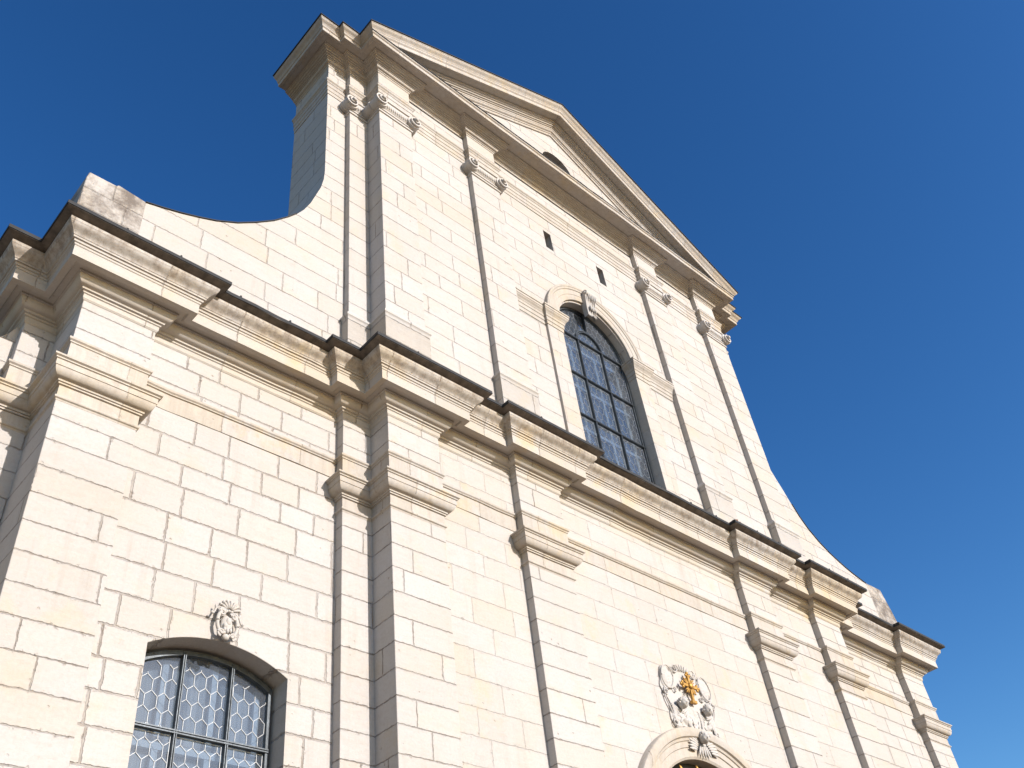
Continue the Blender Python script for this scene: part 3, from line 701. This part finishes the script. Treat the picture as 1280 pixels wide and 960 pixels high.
# ------------------------------------------------------------------ carved ornaments
def relief(name, x0, x1, z0, z1, nx, nz, y, lumps, mask, mat, parent, depth=0.05):
    bm = bmesh.new(); g = []
    for j in range(nz+1):
        row = []
        for i in range(nx+1):
            x = x0+(x1-x0)*i/nx; z = z0+(z1-z0)*j/nz; h = 0.0
            for (cx, cz, rx, rz, ang, hh) in lumps:
                c, s = math.cos(ang), math.sin(ang); dx, dz = x-cx, z-cz
                u, v_ = (dx*c+dz*s)/rx, (-dx*s+dz*c)/rz; q = u*u+v_*v_
                if q < 1: h = max(h, hh*0.72*math.sqrt(1-q)) if hh > 0 else h+hh*0.72*(1-q)
            ok = mask(x, z) or h > 0.004
            h += 0.006*math.sin(x*95+3*math.sin(z*31))*math.sin(z*80+2*math.sin(x*43))*min(1, h*40)
            row.append((bm.verts.new((x, y-h, z)), ok))
        g.append(row)
    for a, b in zip(g, g[1:]):
        for i in range(nx):
            q = (a[i], a[i+1], b[i+1], b[i])
            if sum(k[1] for k in q) >= 3: bm.faces.new([k[0] for k in q])
    for v_ in [v_ for v_ in bm.verts if not v_.link_faces]: bm.verts.remove(v_)
    ed = [e for e in bm.edges if len(e.link_faces) == 1]
    r = bmesh.ops.extrude_edge_only(bm, edges=ed)
    for v_ in [k for k in r['geom'] if isinstance(k, bmesh.types.BMVert)]: v_.co.y = y+depth
    return obj(name, bm, mat, parent, smooth=50)
def cherub(c, r, yaw, tilt, parent):
    """child's head in stone: brow, eyes, nose, cheeks, mouth and chin, curls as a part of their own"""
    bm = bmesh.new(); bmesh.ops.create_icosphere(bm, subdivisions=4, radius=1.0)
    def bump(d, ctr, wd, h):
        k = (d-Vector(ctr).normalized()).length; return 1.5*h*math.exp(-(k/wd)**2)
    for v in bm.verts:
        d = v.co.normalized(); h = 0
        h += bump(d, (0, -1, -0.08), 0.13, 0.20)+bump(d, (0, -1, 0.08), 0.10, 0.09)
        for s in (-1, 1):
            h += bump(d, (s*0.36, -0.9, 0.10), 0.15, -0.10)+bump(d, (s*0.34, -0.9, 0.09), 0.075, 0.07)+bump(d, (s*0.42, -0.85, -0.30), 0.26, 0.08)+bump(d, (s*0.34, -0.9, 0.30), 0.16, 0.045)
            h += bump(d, (s*1, -0.05, 0.0), 0.16, 0.10)
        h += bump(d, (0, -0.92, -0.40), 0.10, 0.06)+bump(d, (0, -0.95, -0.33), 0.05, -0.05)+bump(d, (0, -0.8, -0.66), 0.20, 0.07)
        v.co = d*(1+h); v.co.x *= 0.86; v.co.z *= 1.05
    mt = Matrix.Translation(c) @ Matrix.Rotation(yaw, 4, 'Z') @ Matrix.Rotation(tilt, 4, 'X') @ Matrix.Scale(r, 4)
    bmesh.ops.transform(bm, matrix=mt, verts=bm.verts)
    hd = obj('cherub_head', bm, 'carved', parent, smooth=60)
    bm = bmesh.new()
    rr = random.Random(int(c[2]*1000))
    for i in range(46):
        th = rr.uniform(0, 2*math.pi); ph = rr.uniform(-0.15, 1.0); q = math.sqrt(max(0, 1-min(1, ph)**2))
        d = Vector((q*math.cos(th), q*math.sin(th), ph))
        if d.y < -0.5 and d.z < 0.45: continue
        ball(bm, d*0.97, rr.uniform(0.13, 0.23), 2)
    bmesh.ops.transform(bm, matrix=mt, verts=bm.verts)
    obj('curls', bm, 'carved', hd, smooth=60)
    return hd
# portal ---------------------------------------------------------------------------
portal = bpy.data.objects.new('portal', None); C.objects.link(portal); portal.parent = church
bm = bmesh.new()
ring(bm, PX, PZ, [(1.30, 0.82), (1.30, 0.105), (1.33, 0.085), (1.44, 0.085), (1.448, 0.07), (1.52, 0.066), (1.528, 0.05), (1.56, 0.04), (1.575, 0.012), (1.62, 0.0), (1.66, -0.002), (1.69, 0.012), (1.70, 0.03), (1.70, 0.16)], 0, 180, 48)
obj('archivolt', bm, 'mould', portal, smooth=30)
for s in (-1, 1):
    x0, x1 = sorted((PX+s*1.30, PX+s*1.66)); bm = bmesh.new(); box(bm, x0, x1, 0.06, 0.82, 0.0, PZ); obj('door_jamb', bm, 'mid', portal)
bm = bmesh.new(); box(bm, PX-1.34, PX+1.34, 0.26, 0.31, 4.62, 6.45); obj('lobby_shade_board', bm, 'dark', portal)  # added near-black board in place of the deep shade inside the arch
for s in (-1, 1):
    bm = bmesh.new(); x0, x1 = sorted((PX+s*0.01, PX+s*1.29)); box(bm, x0, x1, 0.72, 0.80, 0.05, 4.6)
    for z in (0.4, 1.9, 3.3): box(bm, x0+0.2, x1-0.2, 0.69, 0.73, z, z+1.1)
    obj('door', bm, 'wood', portal)
bm = bmesh.new()
for i in range(13):
    a = math.radians(8+i*13.7); r0 = 0.25
    tube(bm, [(PX+r*math.cos(a+0.10*math.sin(r*6)), 0.17, PZ-0.35+r*1.06*math.sin(a+0.10*math.sin(r*6))) for r in [0.25+0.15*k for k in range(9)]], 0.014, 6)
    for k in range(5):
        r = 0.80+0.16*k+0.04*rnd.random(); b = a+rnd.uniform(-0.09, 0.09)
        ball(bm, (PX+r*math.cos(b), 0.15+0.02*rnd.random(), PZ-0.35+r*1.06*math.sin(b)), (0.026, 0.02, 0.055), 2, Matrix.Rotation(-(b-math.pi/2)+rnd.uniform(-0.5, 0.5), 3, 'Y'))
obj('gilded_grille', bm, 'gold', portal, smooth=40)
# cartouche over the door --------------------------------------------------------------
CX = -0.05
L = []
def lump(cx, cz, rx, rz, ang=0.0, h=0.05): L.append((CX+cx, cz, rx, rz, ang, h))
for q_ in (-1, 1): lump(q_*0.41, 7.44, 0.125, 0.17, -q_*0.13, 0.05)
lump(0.0, 7.0, 0.34, 0.22, 0, 0.035); lump(0.0, 6.62, 0.16, 0.20, 0, 0.07); lump(0.02, 7.03, 0.03, 0.16, 0.15, 0.045)
for i in range(14): lump(rnd.uniform(-0.42, 0.42), rnd.uniform(6.74, 6.95), rnd.uniform(0.05, 0.09), rnd.uniform(0.035, 0.06), rnd.uniform(-1, 1), rnd.uniform(0.04, 0.06))
def msk(x, z):
    x -= CX; e = 0.53-0.20*max(0, 7.25-z)+0.05*math.sin(z*14)
    return abs(x) < e and 6.74+0.03*math.sin(x*20) < z < 7.58+0.05*math.cos(x*7)-0.5*max(0, abs(x)-0.33)
cart = relief('cartouche', CX-0.66, CX+0.64, 6.36, 7.72, 110, 116, 0.10, L, msk, 'carved', portal, 0.03)
bm = bmesh.new()
def leaf(cx, cz, ln, wd, ang, y=0.07, th=0.022): ball(bm, (CX+cx, y+(0.016 if cz > 6.7 else 0.0), cz), (wd, th*0.62, ln), 2, Matrix.Rotation(ang, 3, 'Y'))
def scroll(cx, cz, r, turns, hand, a0, y=0.083, th=0.011):
    pts = []
    for i in range(26):
        t = i/25; a = a0+hand*t*turns*2*math.pi; q = r*(1-0.75*t); pts.append((CX+cx+q*math.cos(a), y-0.02*t, cz+q*math.sin(a)))
    tube(bm, pts, th, 7, 0.75)
for q_ in (-1, 1):
    pts = [(CX+q_*0.41+0.125*math.cos(a)*math.cos(0.13)-q_*0.17*math.sin(a)*math.sin(-0.13)*-1, 0.068, 7.44+0.172*math.sin(a)) for a in [2*math.pi*i/28 for i in range(29)]]
    tube(bm, pts, 0.010, 7)
    scroll(q_*0.20, 7.62, 0.075, 1.3, -q_, math.pi/2*(1-q_)); scroll(q_*0.52, 7.20, 0.06, 1.2, q_, math.pi/2); scroll(q_*0.44, 6.77, 0.055, 1.3, -q_, 0.0); scroll(q_*0.30, 7.27, 0.05, 1.1, q_, math.pi)
    tube(bm, [(CX+q_*(0.52-0.05*t+0.03*math.sin(t*6)), 0.088, 7.26-0.46*t) for t in [k/14 for k in range(15)]], 0.012, 7, 0.7)
    for i in range(6):                                       # wings spread beside the two upper heads
        leaf(q_*(0.37+0.012*i), 7.00-0.035*i, 0.11-0.008*i, 0.020, q_*(1.15-0.20*i), 0.06); leaf(q_*(0.17-0.006*i), 6.99-0.035*i, 0.09-0.006*i, 0.018, -q_*(1.0-0.2*i), 0.06)
    for i in range(7): leaf(q_*(0.16+0.012*i), 6.66-0.035*i, 0.13-0.008*i, 0.021, q_*(1.0+0.10*i), 0.045, 0.022)
for i in range(7): leaf(-0.15+0.05*i, 7.63+0.03*math.sin(math.pi*i/6), 0.055, 0.018, (i-3)*0.28, 0.065)
for i in range(5): leaf(-0.09+0.045*i, 6.46, 0.085, 0.019, (i-2)*-0.22, 0.045, 0.022)
for i in range(9): leaf(rnd.uniform(-0.33, 0.33), rnd.uniform(6.76, 6.9), 0.06, 0.022, rnd.uniform(-1.4, 1.4), 0.055)
obj('foliage_scrolls', bm, 'carved', cart, smooth=50)
cherub((CX-0.27, 0.015, 7.06), 0.078, -0.25, 0.25, cart); cherub((CX+0.27, 0.015, 7.07), 0.080, -0.5, 0.25, cart); cherub((CX-0.03, -0.02, 6.61), 0.078, -0.35, 0.3, cart)
bm = bmesh.new()
cxx, czz, yy = CX+0.01, 7.37, 0.03
def arm(a, ln, wd):
    d = Vector((math.sin(a), math.cos(a)))
    bar(bm, (cxx, czz), (cxx+d.x*ln, czz+d.y*ln), wd, yy-0.012, yy+0.02)
    e = Vector((cxx, czz))+d*ln; n = Vector((-d.y, d.x))
    for k in (d*0.035, n*0.035, -n*0.035): ball(bm, (e.x+k.x, yy, e.y+k.y), (0.024, 0.018, 0.024), 2)
for a, ln in ((0, 0.16), (math.pi/2, 0.155), (-math.pi/2, 0.155)): arm(a, ln, 0.040)
bar(bm, (cxx, czz), (cxx-0.0, czz-0.24), 0.042, yy-0.012, yy+0.02); bar(bm, (cxx-0.05, czz-0.235), (cxx+0.05, czz-0.235), 0.04, yy-0.024, yy+0.024)
for q in range(4):
    for da in (-0.22, 0, 0.22):
        a = math.pi/4+q*math.pi/2+da; ln = 0.13 if da else 0.155
        if q in (1, 2): ln *= 0.95
        d = Vector((math.sin(a), math.cos(a))); bar(bm, (cxx+d.x*0.03, czz+d.y*0.03), (cxx+d.x*ln, czz+d.y*ln), 0.014, yy-0.006, yy+0.010)
ball(bm, (cxx, yy-0.015, czz), (0.05, 0.03, 0.05), 2)
obj('gilded_cross', bm, 'gold', cart, smooth=40)
# little cartouche over each bay window ------------------------------------------------
for s in (-1, 1):
    ox, oy, oz = s*WX-0.01, 0.47, 6.57
    bm = bmesh.new()
    for i in range(8):                                          # fluted shell
        a = math.radians(-78+21*i); ball(bm, (ox+0.012+0.078*math.sin(a), oy-0.035, oz+0.105+0.082*math.cos(a)), (0.015, 0.026, 0.048), 2, Matrix.Rotation(a, 3, 'Y'))
        ball(bm, (ox+0.012+0.115*math.sin(a), oy-0.03, oz+0.105+0.118*math.cos(a)), (0.017, 0.022, 0.017), 2)
    for i in range(5):
        a = math.radians(-70+35*i); ball(bm, (ox+0.05*math.sin(a), oy-0.05, oz+0.075+0.03*math.cos(a)), (0.018, 0.02, 0.016), 2)
    ball(bm, (ox+0.005, oy-0.012, oz-0.03), (0.064, 0.042, 0.105), 3)
    ball(bm, (ox+0.012, oy-0.045, oz+0.0), (0.030, 0.02, 0.045), 2); ball(bm, (ox-0.022, oy-0.045, oz-0.05), (0.022, 0.02, 0.03), 2)
    for k in range(3): ball(bm, (ox-0.028+0.032*k, oy-0.05, oz-0.095-0.012*(k % 2)), (0.017, 0.02, 0.028), 2)
    for t in (-1, 1):
        lift = 0.035 if t < 0 else -0.01
        pts = []
        for i in range(34):                                     # broken C-scroll with curled ends
            q = i/33; a = math.radians(115-230*q); pts.append((ox+t*(0.045+0.062*math.cos(a)), oy-0.045, oz-0.035+lift*0.5+0.115*math.sin(a)))
        tube(bm, pts, 0.021, 8, 0.85)
        for cz_, hd in ((-0.15, 1), (0.062, -1)):
            pts = []
            for i in range(22):
                q = i/21; a = math.radians(-90 if hd > 0 else 90)+hd*q*math.radians(400); rr = 0.038*(1-0.7*q)
                pts.append((ox+t*(0.062+rr*math.cos(a)), oy-0.05-0.012*q, oz+cz_+lift*0.5+rr*math.sin(a)))
            tube(bm, pts, 0.014, 7, 0.7)
        pts = [(ox+t*(0.09+0.075*k/9), oy-0.035, oz+0.05+lift+0.04*math.sin(k/9*5.0)) for k in range(10)]
        tube(bm, pts, 0.013, 7, 0.55); ball(bm, (ox+t*0.166, oy-0.035, oz+0.022+lift), 0.017, 2); ball(bm, (ox+t*0.13, oy-0.03, oz+0.10+lift), (0.012, 0.014, 0.025), 2)
    ball(bm, (ox, oy-0.03, oz-0.165), (0.04, 0.035, 0.035), 2)
    obj('window_crest', bm, 'carved', church, smooth=50)
